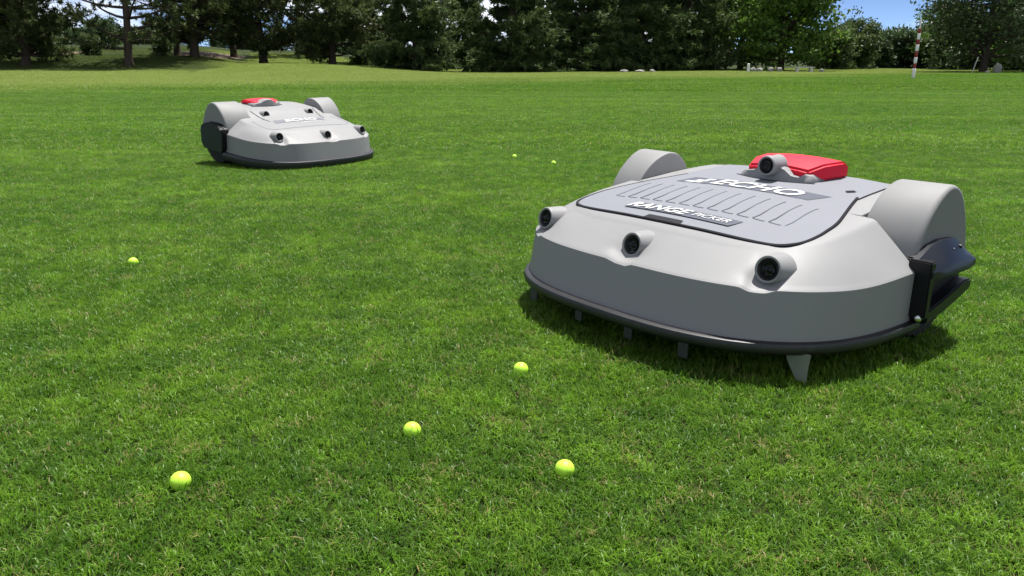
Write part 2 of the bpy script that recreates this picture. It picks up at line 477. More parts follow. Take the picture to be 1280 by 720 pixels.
def leaves(centres, n, spread, size, rn):
    """loose leaves: small quads tossed round each centre"""
    C = np.repeat(np.asarray(centres), n, axis=0); k = len(C)
    C = C + rn.normal(0, 1, (k, 3)) * np.array([spread, spread, spread * 0.65])
    A = rn.standard_normal((k, 3)); A /= np.linalg.norm(A, axis=1)[:, None]
    B = np.cross(A, rn.standard_normal((k, 3))); B /= np.linalg.norm(B, axis=1)[:, None]
    s = rn.uniform(size[0], size[1], k)[:, None]
    V = np.stack([C - A * s, C + B * s * 0.55, C + A * s, C - B * s * 0.55], 1).reshape(-1, 3)
    return V, np.arange(k * 4).reshape(-1, 4)

def make_pine(seed, H=14.0, first=1.6, spread=4.2, trunk=0.30, dens=1.0, thin=False):
    rn = np.random.default_rng(seed); r = random.Random(seed)
    V, F, cen = [], [], []
    lean = (r.uniform(-.3, .3), r.uniform(-.3, .3))
    def tp(z): return (lean[0] * (max(0, z) / H) ** 1.5 + 0.10 * math.sin(z * .8 + seed), lean[1] * (z / H) + 0.10 * math.cos(z * .6), z)
    zs = [-0.4, 0, 0.35, 1] + [H * t for t in (0.14, .22, .32, .45, .6, .75, .9, 1)]
    rad = [trunk * 1.5, trunk * 1.25, trunk * 1.02, trunk * .95] + [trunk * (1 - .93 * t) for t in (0.14, .22, .32, .45, .6, .75, .9, 1)]
    tube(V, F, [tp(z) for z in zs], rad, 9)
    z = first
    while z < H * 0.98:
        t = z / H
        reach = spread * (min(1, 0.55 + t * 2.2)) * max(0, 1 - max(0, t - .35) / .65) ** .8 + 0.5
        for k in range(r.choice((3, 4, 5))):
            az = r.uniform(0, 2 * math.pi); ln = reach * r.uniform(.6, 1.12)
            dr = r.uniform(-.28, .12) if t < .45 else r.uniform(.0, .4)
            pts, p = [], Vector(tp(z))
            d = Vector((math.cos(az), math.sin(az), dr)).normalized()
            nseg = 5
            for i in range(nseg + 1):
                pts.append(tuple(p))
                d = (d + Vector((r.uniform(-.16, .16), r.uniform(-.16, .16), .10 + r.uniform(-.05, .1)))).normalized()
                p = p + d * (ln / nseg)
            r0 = 0.035 + 0.018 * ln
            tube(V, F, pts, [r0 * (1 - .85 * i / nseg) for i in range(nseg + 1)], 5)
            lo = 0.45 if thin else 0.3
            for i in range(int((13 if thin else 24) * ln / 3 * dens)):
                f = r.uniform(lo, 1.0) ** 0.8 * nseg
                i0 = min(int(f), nseg - 1); a, b = Vector(pts[i0]), Vector(pts[i0 + 1])
                c = a.lerp(b, f - i0)
                off = Vector((r.gauss(0, .34), r.gauss(0, .34), r.gauss(.10, .18))) * (0.5 + 0.28 * ln)
                e = c + off
                cen.append(tuple(e))
                if r.random() < .35: tube(V, F, [tuple(c), tuple(c.lerp(e, .6) + Vector((0, 0, -.05))), tuple(e)], [.022, .015, .008], 3)
        z += r.uniform(.42, .8)
    PV, PF = puffs(cen, 26, (.18, .42), (.026, .05), rn, .25)
    return (V, F), (PV, PF)

def make_spruce(seed, H=13.0, base=0.25, spread=3.6, dens=1.0):
    rn = np.random.default_rng(seed); r = random.Random(seed)
    V, F, cen = [], [], []
    tube(V, F, [(0, 0, -.4), (0, 0, 0), (0, 0, .5), (.03, .02, H * .5), (0, 0, H)], [.36, .30, .24, .14, .02], 8)
    z = base + .2
    while z < H * .99:
        t = z / H
        reach = spread * max(0, 1 - t) ** .85 * (0.82 + 0.25 * math.sin(z * 2.1 + seed)) + .15
        for k in range(r.choice((5, 6, 7))):
            az = r.uniform(0, 2 * math.pi); ln = reach * r.uniform(.65, 1.15)
            droop = -.30 + .5 * t + r.uniform(-.12, .12)
            pts, p = [], Vector((0, 0, z)); d = Vector((math.cos(az), math.sin(az), droop)).normalized()
            for i in range(5):
                pts.append(tuple(p)); d = (d + Vector((r.uniform(-.08, .08), r.uniform(-.08, .08), .09))).normalized(); p = p + d * ln / 4
            tube(V, F, pts, [.045, .035, .026, .016, .008], 4)
            for i in range(int(17 * ln / 2.5 * dens) + 3):
                f = r.uniform(.22, 1.02) ** .75 * 4; i0 = min(int(f), 3)
                c = Vector(pts[i0]).lerp(Vector(pts[i0 + 1]), f - i0)
                w = (0.16 + .13 * ln) * (0.5 + f / 8)
                cen.append((c.x + r.gauss(0, w), c.y + r.gauss(0, w), max(.08, c.z + r.gauss(-.08, .14))))
        z += r.uniform(.26, .46)
    PV, PF = puffs(cen, 24, (.18, .44), (.032, .058), rn, -.1, .8)
    return (V, F), (PV, PF)

def make_broad(seed, H=12.0, first=2.0, spread=4.0, trunk=.26, nleaf=16, leaf=(.09, .19), low=False, gap=.75):
    rn = np.random.default_rng(seed); r = random.Random(seed)
    V, F, cen = [], [], []
    tube(V, F, [(0, 0, -.4), (0, 0, 0), (.05, 0, first), (.1, .1, H * .5), (0, .1, H * .85)], [trunk * 1.5, trunk * 1.2, trunk, trunk * .6, .04], 9)
    nl = int(30 + H * 2.2)
    for k in range(nl):
        z0 = first + (H * .8 - first) * (k / nl) ** 1.1
        t = (z0 - first) / (H - first)
        ln = spread * (math.sin(math.pi * max(0, min(1, .28 + .72 * t)) ** .9) * .75 + .35) * r.uniform(.65, 1.1)
        az = k * 2.4 + r.uniform(-.5, .5)
        d = Vector((math.cos(az), math.sin(az), r.uniform(.1, .75) if not low else r.uniform(-.15, .6))).normalized()
        pts, p = [], Vector((.05, .05, z0))
        for i in range(6):
            pts.append(tuple(p)); d = (d + Vector((r.uniform(-.22, .22), r.uniform(-.22, .22), r.uniform(-.12, .16)))).normalized(); p = p + d * ln / 5
        r0 = .03 + .016 * ln
        tube(V, F, pts, [r0 * (1 - .15 * i) for i in range(6)], 5)
        for i in range(int(9 * ln / 3) + 3):
            f = r.uniform(.3, 1.0) ** .8 * 5; i0 = min(int(f), 4)
            c = Vector(pts[i0]).lerp(Vector(pts[i0 + 1]), f - i0)
            e = c + Vector((r.gauss(0, .5), r.gauss(0, .5), r.gauss(.05, .4)))
            cen.append(tuple(e))
            tube(V, F, [tuple(c), tuple(e)], [.018, .006], 3)
    LV, LF = leaves(cen, nleaf, .34 * gap + .1, leaf, rn)
    return (V, F), (LV, LF)

tree_meshes = {}
def proto(key, maker, mat, **kw):
    (V, F), (LV, LF) = maker(**kw)
    t = bpy.data.meshes.new('trunk'); t.from_pydata(V, [], F); t.update()
    t.materials.append(M['bark']); t.polygons.foreach_set('use_smooth', [True] * len(t.polygons))
    c = fast_mesh('crown', LV, LF); c.materials.append(mat)
    tree_meshes[key] = (t, c)

proto('pine_full', make_pine, M['pine'], seed=3, H=14, first=1.0, spread=4.4, trunk=.34)
proto('pine_thin', make_pine, M['pine'], seed=11, H=14, first=1.2, spread=4.3, trunk=.30, dens=.8, thin=True)
proto('pine_low', make_pine, M['pine'], seed=19, H=13, first=.7, spread=4.0, trunk=.30, dens=1.6)
proto('spruce_a', make_spruce, M['spruce'], seed=5, H=14, spread=4.1)
proto('spruce_b', make_spruce, M['spruce'], seed=8, H=12.5, spread=3.7, dens=1.1)
proto('broad', make_broad, M['broad'], seed=21, H=13, first=.7, nleaf=22, leaf=(.11, .23), spread=4.8, low=True)
proto('lacy', make_broad, M['lacy'], seed=33, H=15, first=.9, spread=5.2, nleaf=14, leaf=(.10, .20), low=True, gap=1.1)
proto('dome', make_broad, M['spruce'], seed=47, H=6.0, first=.2, spread=2.7, trunk=.16, nleaf=24, leaf=(.12, .22), low=True)
proto('round', make_broad, M['far'], seed=41, H=6.0, first=.25, spread=2.9, trunk=.16, nleaf=20, leaf=(.13, .26), low=True)

def px_x(px, y):
    """sideways position of a thing that stands y metres out, seen at column px of the photograph"""
    depth = y * math.cos(PITCH) + CAM_H * math.sin(PITCH)
    return (px - 640) / FPX * depth

def plant(key, name, px, y, scale, turn, label, cat='tree', group=None, sz=None):
    x = px_x(px, y)
    o = empty(name, (x, y, float(gz(x, y))))
    o.rotation_euler.z = R(turn)
    o.scale = (scale, scale, scale * (sz or 1))
    t, c = tree_meshes[key]
    a = bpy.data.objects.new('trunk', t); b = bpy.data.objects.new('crown', c)
    for q in (a, b): col.objects.link(q); q.parent = o
    tag(o, label, cat, group)
    return o

PG = 'pines along the lawn bank'
plant('pine_low', 'pine_tree', 34, 57, 1.0, 20, 'dense dark pine with low boughs beside the thin open pine', group=PG)
plant('pine_full', 'pine_tree', -60, 60, 1.0, 200, 'dark pine at the outer end of the pine row', group=PG)
plant('pine_thin', 'pine_tree', 166, 57, .95, 75, 'thin open pine with sky showing between its bare boughs', group=PG)
plant('pine_full', 'pine_tree', 247, 63, 1.0, 140, 'pine growing at the edge of the bark mulch bed', group=PG)
plant('pine_thin', 'pine_tree', 292, 77, 1.05, 250, 'slim pine set back behind the bark mulch bed', group=PG)
plant('pine_full', 'pine_tree', 329, 67, 1.0, 300, 'straight clear-trunked pine beyond the red-lidded far robot', group=PG)
plant('pine_low', 'pine_tree', 418, 66, 1.0, 100, 'tall pine with thick dark trunk next to the first dense spruce', group=PG)
plant('pine_thin', 'pine_tree', 376, 84, 1.1, 10, 'half-hidden pine standing back between two trunks', group=PG)
plant('pine_thin', 'pine_tree', 226, 71, .98, 33, 'pine with two slim trunks showing at the back of the bank', group=PG)
plant('pine_full', 'pine_tree', 4, 66, 1.0, 77, 'tall pine rising behind the low-boughed pine', group=PG)
SG = 'dense spruces behind the lawn'
plant('spruce_a', 'spruce_tree', 520, 64, 1.02, 10, 'broad dark spruce beside the narrow gap of sky, nearest the pines', group=SG)
plant('pine_low', 'pine_tree', 470, 76, 1.0, 222, 'bushy pine squeezed in behind the pine and spruce', group=PG)
plant('spruce_b', 'spruce_tree', 640, 67, 1.22, 80, 'full spruce just across the sky gap with skirts to the ground', group=SG)
plant('spruce_a', 'spruce_tree', 728, 72, 1.1, 160, 'spruce with a bare lower trunk showing, mid row', group=SG)
plant('spruce_b', 'spruce_tree', 800, 69, 1.2, 230, 'wide spruce in the middle of the dense row', group=SG)
plant('spruce_a', 'spruce_tree', 858, 71, 1.05, 300, 'last dark spruce in the row before the leafy tree', group=SG)
for i, (px, y, s) in enumerate(((580, 84, 1.15), (684, 86, 1.25), (765, 86, 1.2), (835, 88, 1.25))):
    plant('spruce_a' if i % 2 else 'spruce_b', 'spruce_tree', px, y, s, 40 + 77 * i, 'spruce of the second row filling a gap behind the others', group='second row of spruces')
plant('broad', 'leafy_tree', 975, 72, 1.12, 30, 'big bright leafy tree rounded at its outer edge, above the pale stones')
plant('broad', 'leafy_tree', 925, 82, 1.05, 190, 'leafy tree tucked behind the last spruce')
plant('dome', 'conifer_tree', 1066, 84, 0.86, 60, 'small dark rounded conifer standing beside the big leafy tree', sz=1.0)
plant('lacy', 'leafy_tree', 1228, 66, 1.0, 15, 'tall lacy tree with sky through its crown behind the striped pole')
plant('broad', 'leafy_tree', 1300, 72, 1.0, 260, 'leafy tree at the far end past the lacy tree')
plant('broad', 'leafy_tree', 1180, 88, 0.62, 120, 'short bushy tree behind the lacy tree')
for px, y, s_, lb in ((1196, 82, .95, 'round bush filling the space behind the leaning stake'), (1250, 80, 1.0, 'round bush behind the tall pale boulder'), (1290, 78, .9, 'round bush at the foot of the end leafy tree'), (1040, 80, .7, 'round bush beside the small dark conifer')):
    plant('dome', 'bush', px, y, s_, px, lb, 'bush', 'bushes filling the wood edge')
FG = 'distant round trees beyond the lawn'
for i, (px, y, s) in enumerate(((1092, 92, .72), (1112, 97, .8), (1136, 92, .78), (1160, 95, .86), (1022, 88, .7))):
    plant('round', 'distant_tree', px, y, s, 70 * i, 'small distant rounded tree in the gap behind the striped pole', group=FG)
BGp = 'far hedge trees seen below the pines'
for i, px in enumerate(range(-40, 620, 22)):
    y = 118 + 13 * math.sin(i * 2.3)
    plant('round', 'distant_tree', px + 9 * math.sin(i * 5.1), y, .58 + .14 * math.sin(i * 1.7), 51 * i, 'far rounded hedge tree seen beneath the pine boughs', group=BGp)

# low shrubs under the pines
SH = 'low shrubs between the conifer trunks'
for i, (px, y, s_, lb) in enumerate(((60, 66, .34, 'low shrub right behind the low-boughed pine'), (450, 70, .36, 'low shrub at the foot of the thick-trunked pine'),
        (486, 69, .42, 'low shrub against the skirt of the broad dark spruce'), (600, 70, .36, 'low shrub under the narrow gap of sky'),
        (4, 64, .36, 'low shrub beneath the pine at the outer end of the row'), (118, 69, .32, 'low shrub in the open gap beside the thin pine'), (206, 67, .30, 'low shrub at the end of the bark mulch bed'))):
    plant('dome', 'shrub', px, y, s_, 33 * i, lb, 'shrub', SH)

# bark mulch bed under the pines
def mulch(px0, px1, y0, y1):
    V, F = [], []
    n = 24
    for j in range(5):
        for i in range(n + 1):
            f = i / n
            y = y0 + (y1 - y0) * j / 4
            if j in (0, 4): y += .6 * math.sin(f * 9 + j) * (1 if j == 0 else -1)
            x = px_x(px0 + (px1 - px0) * f, (y0 + y1) / 2)
            e = math.sin(f * math.pi) ** .3
            y = (y0 + y1) / 2 + (y - (y0 + y1) / 2) * e
            V.append((x, y, float(gz(x, y)) + .07 * (0 if j in (0, 4) else 1) + .012))
    for j in range(4):
        for i in range(n):
            a = j * (n + 1) + i
            F.append((a, a + 1, a + n + 2, a + n + 1))
    o = from_data('mulch_bed', V, F, mat_plastic('bark_mulch', (0.13, 0.095, 0.07), .95, .1, .8, 12, var=.4), None, 60)
    tag(o, 'brown bark mulch bed under the pine trunks', 'mulch bed', kind='structure')
mulch(225, 300, 70, 82)
mulch(30, 104, 72, 80)

# ------------------------------------------------------------------ robots
# robot space: x across, l forward (built as -Y), z up
N_EXP, Y0 = 2.734, -0.02
def lidz(x, l, kind):
    P = ((-.60, .452), (-.47, .460), (-.25, .443), (-.047, .421), (.15, .394), (.30, .367), (.356, .351), (.40, .336), (.6, .26)) if kind == 'picker' else \
        ((-.60, .440), (-.47, .452), (-.25, .448), (-.13, .437), (-.05, .405), (.02, .384), (.13, .372), (.30, .352), (.356, .343), (.40, .333), (.6, .26))
    z = np.interp(l, [p[0] for p in P], [p[1] for p in P])
    return float(z) - .10 * x * x

NF = 181
def front_outline(W, F, n=N_EXP):
    out = []
    for i in range(NF):
        th = math.pi * i / (NF - 1)
        c, s = math.cos(th), math.sin(th)
        out.append((W * math.copysign(abs(c) ** (2 / n), c), Y0 + (F - Y0) * abs(s) ** (2 / n)))
    return out

SENS = ((-.456, .443, .2995), (.006, .494, .2935), (.452, .438, .2990))
def build_shell(root, kind):
    bx = .452 if kind == 'picker' else .392
    REAR = [(-bx, -.045), (-bx, -.14), (-bx, -.24), (-bx, -.34), (-bx + .007, -.42), (-bx + .03, -.47), (-.33, -.49), (-.2, -.5), (0, -.5)]
    REAR = REAR + [(-x, l) for x, l in REAR[-2::-1]]
    rings = []
    def ring(W, F, zfun, n=None, rs=1.0):
        n = n or (2.95 if kind == 'picker' else 3.2)
        pts = [(W, -.042)] + front_outline(W, F, n) + [(-W, -.042)]
        pts += [(x * (rs if i not in (0, len(REAR) - 1) else 1), l * rs if l < -.3 else l) for i, (x, l) in enumerate(REAR)]
        return [(x, l, zfun(x, l)) for x, l in pts]
    zt = .25
    rings.append(ring(.612, .560, lambda x, l: .100))
    rings.append(ring(.638, .588, lambda x, l: .098))
    rings.append(ring(.644, .592, lambda x, l: .104))
    def dip(x, l, k):
        return sum(k * math.exp(-(((x - sx) / .050) ** 2 + ((l - sl - .032) / .042) ** 2)) for sx, sl, sz in SENS)
    def notch(x, l):
        return sum(.011 * math.exp(-(((x - sx - .018 * (abs(sx) < .1)) / .034) ** 4 + ((l - sl - .02) / .09) ** 4)) for sx, sl, sz in SENS)
    top = lambda x, l: zt - notch(x, l) + (.012 * smooth(.3, -.05, l))
    rings.append(ring(.6445, .5585, top))
    rings.append(ring(.6405, .5525, lambda x, l: top(x, l) + .0045))
    a = front_outline(.636, .546); b = front_outline(.478, .385, 3.6)
    NS = 14
    shoulder = ring(.502, .398, lambda x, l: lidz(x, l, kind) - .004, 4.0)
    outer = ring(.636, .546, lambda x, l: top(x, l) + .008)
    for k in range(NS + 1):
        t = k / NS
        bulge = .001 * math.sin(math.pi * t)
        rg = []
        for (x0, l0, z0), (x1, l1, z1) in zip(outer, shoulder):
            x, l = x0 + (x1 - x0) * t, l0 + (l1 - l0) * t
            z = z0 + (z1 - z0) * t + ((bulge + (.010 if x < 0 else .004) * math.sin(math.pi * t) * float(smooth(.25, .45, abs(x))) * float(smooth(.0, .2, l))) if l > -.043 else 0)
            z -= dip(x, l, .024) * (1 if l > 0 else 0) * min(1, 4 * t)
            rg.append((x, l, z))
        rings.append(rg)
    rings.append(ring(.490, .387, lambda x, l: lidz(x, l, kind), 4.0, .992))
    for s in (.9, .78, .62, .45, .28, .12):
        rings.append([(x * s, -.06 + (l + .06) * s, lidz(x * s, -.06 + (l + .06) * s, kind) - (.003 if kind == 'picker' else 0)) for x, l, z in rings[NS + 6]])
    V = [(x, -l, z) for rg in rings for x, l, z in rg]
    m = len(rings[0]); F = []
    for j in range(len(rings) - 1):
        for i in range(m):
            k = (i + 1) % m
            F.append((j * m + i, j * m + k, (j + 1) * m + k, (j + 1) * m + i))
    F.append(tuple(range((len(rings) - 1) * m, len(rings) * m)))
    return from_data('shell', V, F, M['shell'], root, 38)

def strip_on_lid(path, w, h, kind, closed=False):
    """a thin raised ribbon that follows the lid surface along a path of (x, l)"""
    V, F = [], []
    n = len(path)
    for i, (x, l) in enumerate(path):
        x0, l0 = path[i - 1] if (i or closed) else path[0]
        x1, l1 = path[(i + 1) % n] if (i < n - 1 or closed) else path[-1]
        dx, dl = x1 - x0, l1 - l0; q = math.hypot(dx, dl) or 1
        nx, nl = -dl / q * w / 2, dx / q * w / 2
        for sx in (-1, 1):
            a, b = x + nx * sx, l + nl * sx
            V.append((a, -b, lidz(a, b, kind) + h)); V.append((a, -b, lidz(a, b, kind) - .004))
    m = n if closed else n - 1
    for i in range(m):
        a, b = 4 * i, 4 * ((i + 1) % n)
        F += [(a, a + 2, b + 2, b), (a + 1, a, b, b + 1), (a + 2, a + 3, b + 3, b + 2)]
    return V, F

def lid_outline(kind, s=1.0):
    """rounded panel line on top of the robot (x, l), right rear round the front to left rear"""
    half = [(.35, -.21), (.375, -.13), (.412, -.02), (.440, .07), (.452, .14), (.457, .20), (.453, .262), (.436, .304), (.402, .330), (.345, .342), (.27, .348), (.18, .351), (.09, .354), (0, .355)]
    # round it off by sampling a spline through the points
    pts = half + [(-x, l) for x, l in half[-2::-1]]
    out = []
    for i in range(len(pts) - 1):
        p0, p1, p2, p3 = pts[max(i - 1, 0)], pts[i], pts[i + 1], pts[min(i + 2, len(pts) - 1)]
        for k in range(5):
            t = k / 5
            f = lambda a, b, c, d: .5 * (2 * b + (c - a) * t + (2 * a - 5 * b + 4 * c - d) * t * t + (3 * b - a - 3 * c + d) * t ** 3)
            out.append((f(p0[0], p1[0], p2[0], p3[0]) * s, f(p0[1], p1[1], p2[1], p3[1])))
    out.append((pts[-1][0] * s, pts[-1][1]))
    return out

def panel_on_lid(name, corners, h, mat, root, kind, nx=10, nl=3):
    """quad decal mapped on the lid, corners front-left, front-right, rear-right, rear-left"""
    V, F = [], []
    for j in range(nl + 1):
        for i in range(nx + 1):
            u, v = i / nx, j / nl
            x = (1 - v) * ((1 - u) * corners[0][0] + u * corners[1][0]) + v * ((1 - u) * corners[3][0] + u * corners[2][0])
            l = (1 - v) * ((1 - u) * corners[0][1] + u * corners[1][1]) + v * ((1 - u) * corners[3][1] + u * corners[2][1])
            V.append((x, -l, lidz(x, l, kind) + h))
    for j in range(nl):
        for i in range(nx):
            a = j * (nx + 1) + i
            F.append((a, a + 1, a + nx + 2, a + nx + 1))
    return from_data(name, V, F, mat, root, 60, fix=False)

def text_on_lid(name, s, x0, x1, l_front, l_rear, mat, root, kind, h, shear=.3, bold=.012, slant=0.0):
    cu = bpy.data.curves.new('lettering', 'FONT')
    cu.body = s; cu.shear = shear; cu.offset = bold; cu.space_character = 1.03; cu.resolution_u = 3
    ob = bpy.data.objects.new('lettering_curve', cu)
    col.objects.link(ob)
    bpy.context.view_layer.update()
    me = bpy.data.meshes.new_from_object(ob.evaluated_get(bpy.context.evaluated_depsgraph_get()))
    bpy.data.objects.remove(ob); bpy.data.curves.remove(cu)
    bm = bmesh.new(); bm.from_mesh(me)
    bmesh.ops.triangulate(bm, faces=bm.faces)
    bmesh.ops.subdivide_edges(bm, edges=[e for e in bm.edges if e.calc_length() > .3], cuts=2)
    xs = [v.co.x for v in bm.verts]; ys = [v.co.y for v in bm.verts]
    a, b, c, d = min(xs), max(xs), min(ys), max(ys)
    for v in bm.verts:
        u, w = (v.co.x - a) / (b - a), (v.co.y - c) / (d - c)
        x = x0 + (x1 - x0) * u
        l = l_front + (l_rear - l_front) * w
        v.co = (x, -l, lidz(x, l, kind) + h)
    bm.to_mesh(me); bm.free()
    me.name = name
    return link(name, me, mat, root, 60)

def prism_x(name, prof, x0, x1, mat, root, bevel=.004, sharp=30):
    """polygon in (l, z) pushed along x between x0 and x1; x may differ per vertex when given as lists"""
    bm = bmesh.new()
    xs0 = x0 if isinstance(x0, (list, tuple)) else [x0] * len(prof)
    xs1 = x1 if isinstance(x1, (list, tuple)) else [x1] * len(prof)
    A = [bm.verts.new((x, -l, z)) for (l, z), x in zip(prof, xs0)]
    B = [bm.verts.new((x, -l, z)) for (l, z), x in zip(prof, xs1)]
    n = len(prof)
    bm.faces.new(A); bm.faces.new(B)
    for i in range(n):
        bm.faces.new((A[i], A[(i + 1) % n], B[(i + 1) % n], B[i]))
    bmesh.ops.recalc_face_normals(bm, faces=bm.faces)
    if bevel:
        bmesh.ops.bevel(bm, geom=list(bm.edges), offset=bevel, segments=2, affect='EDGES', clamp_overlap=True)
    return from_bm(name, bm, mat, root, sharp)

def lathe(prof, seg=28):
    """profile of (radius, axial) spun about +Y local (axial forward = -Y)"""
    V, F = [], []
    n = len(prof)
    for k in range(seg):
        t = 2 * math.pi * k / seg
        for r, a in prof:
            V.append((r * math.cos(t), -a, r * math.sin(t)))
    for k in range(seg):
        j = (k + 1) % seg
        for i in range(n - 1):
            F.append((k * n + i, k * n + i + 1, j * n + i + 1, j * n + i))
    return V, F

def place_local(V, loc, yaw, tilt):
    m = Matrix.Translation(loc) @ Matrix.Rotation(yaw, 4, 'Z') @ Matrix.Rotation(tilt, 4, 'X')
    return [tuple(m @ Vector(v)) for v in V]

def sensor(root, x, l, z, yaw=0.0, tilt=-.22, rad=.0375, depth=.07, flare=1.22, part_of=None):
    """grey housing with a black bezel and a dark domed lens"""
    loc = (x, -l, z)
    prof = [(.0, -depth), (rad * flare * 1.15, -depth), (rad * flare, -depth * .5), (rad * 1.08, -.012), (rad * 1.05, -.003), (rad * 1.00, .0005), (rad * .92, .001), (rad * .84, -.001), (rad * .81, -.010), (0, -.010)]
    V, F = lathe(prof)
    h = from_data('sensor_housing', place_local(V, loc, yaw, tilt), F, M['shell'], root, 40)
    V, F = lathe([(rad * .82, -.009), (rad * .81, -.003), (rad * .75, -.0015), (rad * .64, -.005), (rad * .60, -.0088), (rad * .3, -.0095), (0, -.0095)])
    from_data('bezel', place_local(V, loc, yaw, tilt), F, M['black'], h, 40)
    V, F = lathe([(rad * .56, -.009), (rad * .50, -.0055), (rad * .38, -.0070), (rad * .28, -.0045), (rad * .14, -.003), (0, -.0025)])
    from_data('lens', place_local(V, loc, yaw, tilt), F, M['lens'], h, 50)
    return h

def wheel_side(root, sg, kind):
    """hood, wheel and black contact bracket of one side; sg = +1 or -1"""
    # hood: a rounded half drum, slightly skewed
    C, ZC, r = -.235, .312, .190
    key = [(-.036, .235), (-.043, .270), (-.053, .305), (-.072, .358), (-.104, .410), (-.148, .455), (-.192, .485), (-.235, .500), (-.278, .495), (-.316, .472), (-.350, .432), (-.380, .382), (-.402, .330), (-.416, .280), (-.420, .235)]
    prof = []
    for i in range(len(key) - 1):
        p0, p1, p2, p3 = key[max(i - 1, 0)], key[i], key[i + 1], key[min(i + 2, len(key) - 1)]
        for k in range(3):
            t = k / 3
            f = lambda a, b, c, d: .5 * (2 * b + (c - a) * t + (2 * a - 5 * b + 4 * c - d) * t * t + (3 * b - a - 3 * c + d) * t ** 3)
            prof.append((f(p0[0], p1[0], p2[0], p3[0]), f(p0[1], p1[1], p2[1], p3[1])))
    prof.append(key[-1])
    xs = [(.460, .010), (.463, .003), (.470, .0), (.560, .0), (.612, .0), (.621, .0015), (.627, .006), (.629, .013), (.6275, .018)]
    if kind != 'picker': xs = [(x - .06 if x < .5 else x, i_) for x, i_ in xs]
    V, F = [], []
    n = len(prof)
    for x, ins in xs:
        k = (r - ins) / r
        for l, z in prof:
            sk = .036 * (.62 - x) / .16 * float(smooth(-.30, -.12, l))
            if z > ZC - .03:
                l2, z2 = C + (l - C) * k, ZC + (z - ZC) * k
            else:
                l2, z2 = C + (l - C) * k, z
            V.append((sg * x, -(l2 + sk), z2))
    for j in range(len(xs) - 1):
        for i in range(n - 1):
            F.append((j * n + i, j * n + i + 1, (j + 1) * n + i + 1, (j + 1) * n + i))
    F.append(tuple(range(n))); F.append(tuple(range((len(xs) - 1) * n, len(xs) * n)))
    from_data('wheel_hood', V, F, M['hood'], root, 40)
    # wheel with tread blocks under the hood
    wz = .205 if kind == 'picker' else .175
    wc = Vector((sg * .545, .235, wz)); wr = .205
    V, F = [], []
    seg = 48
    pr = [(-.062, .10), (-.062, .16), (-.056, .192), (-.030, .203), (0, .205), (.030, .203), (.056, .192), (.062, .16), (.062, .10)]
    for k in range(seg):
        t = 2 * math.pi * k / seg
        lug = 1.0 if k % 2 else .955
        for xx, rr in pr:
            q = rr * (lug if rr > .18 else 1)
            V.append((wc.x + xx, wc.y + q * math.cos(t), wc.z + q * math.sin(t)))
    m = len(pr)
    for k in range(seg):
        j = (k + 1) % seg
        for i in range(m - 1):
            F.append((k * m + i, k * m + i + 1, j * m + i + 1, j * m + i))
    w = empty('wheel'); w.parent = root
    from_data('tyre', V, F, M['tyre'], w, 25)
    V, F = lathe([(0, .03), (.03, .03), (.035, .02), (.10, .012), (.104, .0), (.104, -.05), (0, -.05)], 32)
    rot = Matrix.Translation((sg * .58, .235, wz)) @ Matrix.Rotation(sg * math.pi / 2, 4, 'Z')
    from_data('rim', [tuple(rot @ Vector(v)) for v in V], F, M['black'], w, 30)
    # bracket
    b = prism_x('bracket_plate', [(-.028, .128), (-.024, .300), (-.052, .302), (-.058, .128)], sg * .622, sg * .690, M['black'], root, .004)
    prism_x('bracket_block', [(-.045, .118), (-.045, .300), (-.10, .333), (-.17, .343), (-.272, .338), (-.306, .300), (-.335, .286), (-.340, .262), (-.322, .236), (-.345, .205), (-.345, .176), (-.17, .126)],
            sg * .604, sg * .650, M['black'], root, .004)
    if kind != 'picker':
        prism_x('contact_cover', [(-.06, .100), (-.06, .296), (-.10, .322), (-.17, .330), (-.30, .326), (-.36, .300), (-.375, .250), (-.365, .150), (-.33, .105)], sg * .640, sg * .676, M['gloss'], root, .006)
        return
    T = [(-.032, .300, .646), (-.10, .334, .648), (-.17, .344, .650), (-.262, .340, .650), (-.300, .318, .650)]
    B = [(-.030, .272, .694), (-.10, .268, .698), (-.17, .267, .700), (-.272, .268, .698), (-.338, .272, .690)]
    rows = [[(l, z, .630) for l, z, x in T], T, [(l, z * .3 + zb * .7 + .004, x * .3 + xb * .7) for (l, z, x), (lb, zb, xb) in zip(T, B)], B, [(l, z - .018, x + .001) for l, z, x in B], [(l, z - .022, .630) for l, z, x in B]]
    V = [(sg * x, -l, z) for rw in rows for l, z, x in rw]; F = []
    for j in range(6):
        for i in range(4):
            a, c = j * 5 + i, ((j + 1) % 6) * 5 + i
            F.append((a, a + 1, c + 1, c))
    F += [tuple(j * 5 for j in range(6)), tuple(j * 5 + 4 for j in range(6))]
    from_data('contact_cover', V, F, M['gloss'], root, 30)
    prism_x('lower_arm', [(-.055, .106), (-.055, .146), (-.160, .170), (-.300, .208), (-.346, .206), (-.346, .176), (-.300, .160), (-.170, .124)], sg * .646, sg * .686, M['gloss'], root, .005)
    for l, z in ((-.215, .318), (-.262, .322)):
        V, F = lathe([(0, .003), (.005, .003), (.006, 0), (.006, -.01)], 12)
        rot = Matrix.Translation((sg * .668, -l, z - .006)) @ Matrix.Rotation(sg * math.pi / 2, 4, 'Z')
        from_data('screw', [tuple(rot @ Vector(v)) for v in V], F, M['black'], root, 40)
    V, F = lathe([(0, .006), (.006, .006), (.010, .003), (.010, -.012)], 14)
    rot = Matrix.Translation((sg * .672, .030, .128)) @ Matrix.Rotation(sg * .6, 4, 'Z')
    from_data('bolt', [tuple(rot @ Vector(v)) for v in V], F, M['metal'], root, 40)

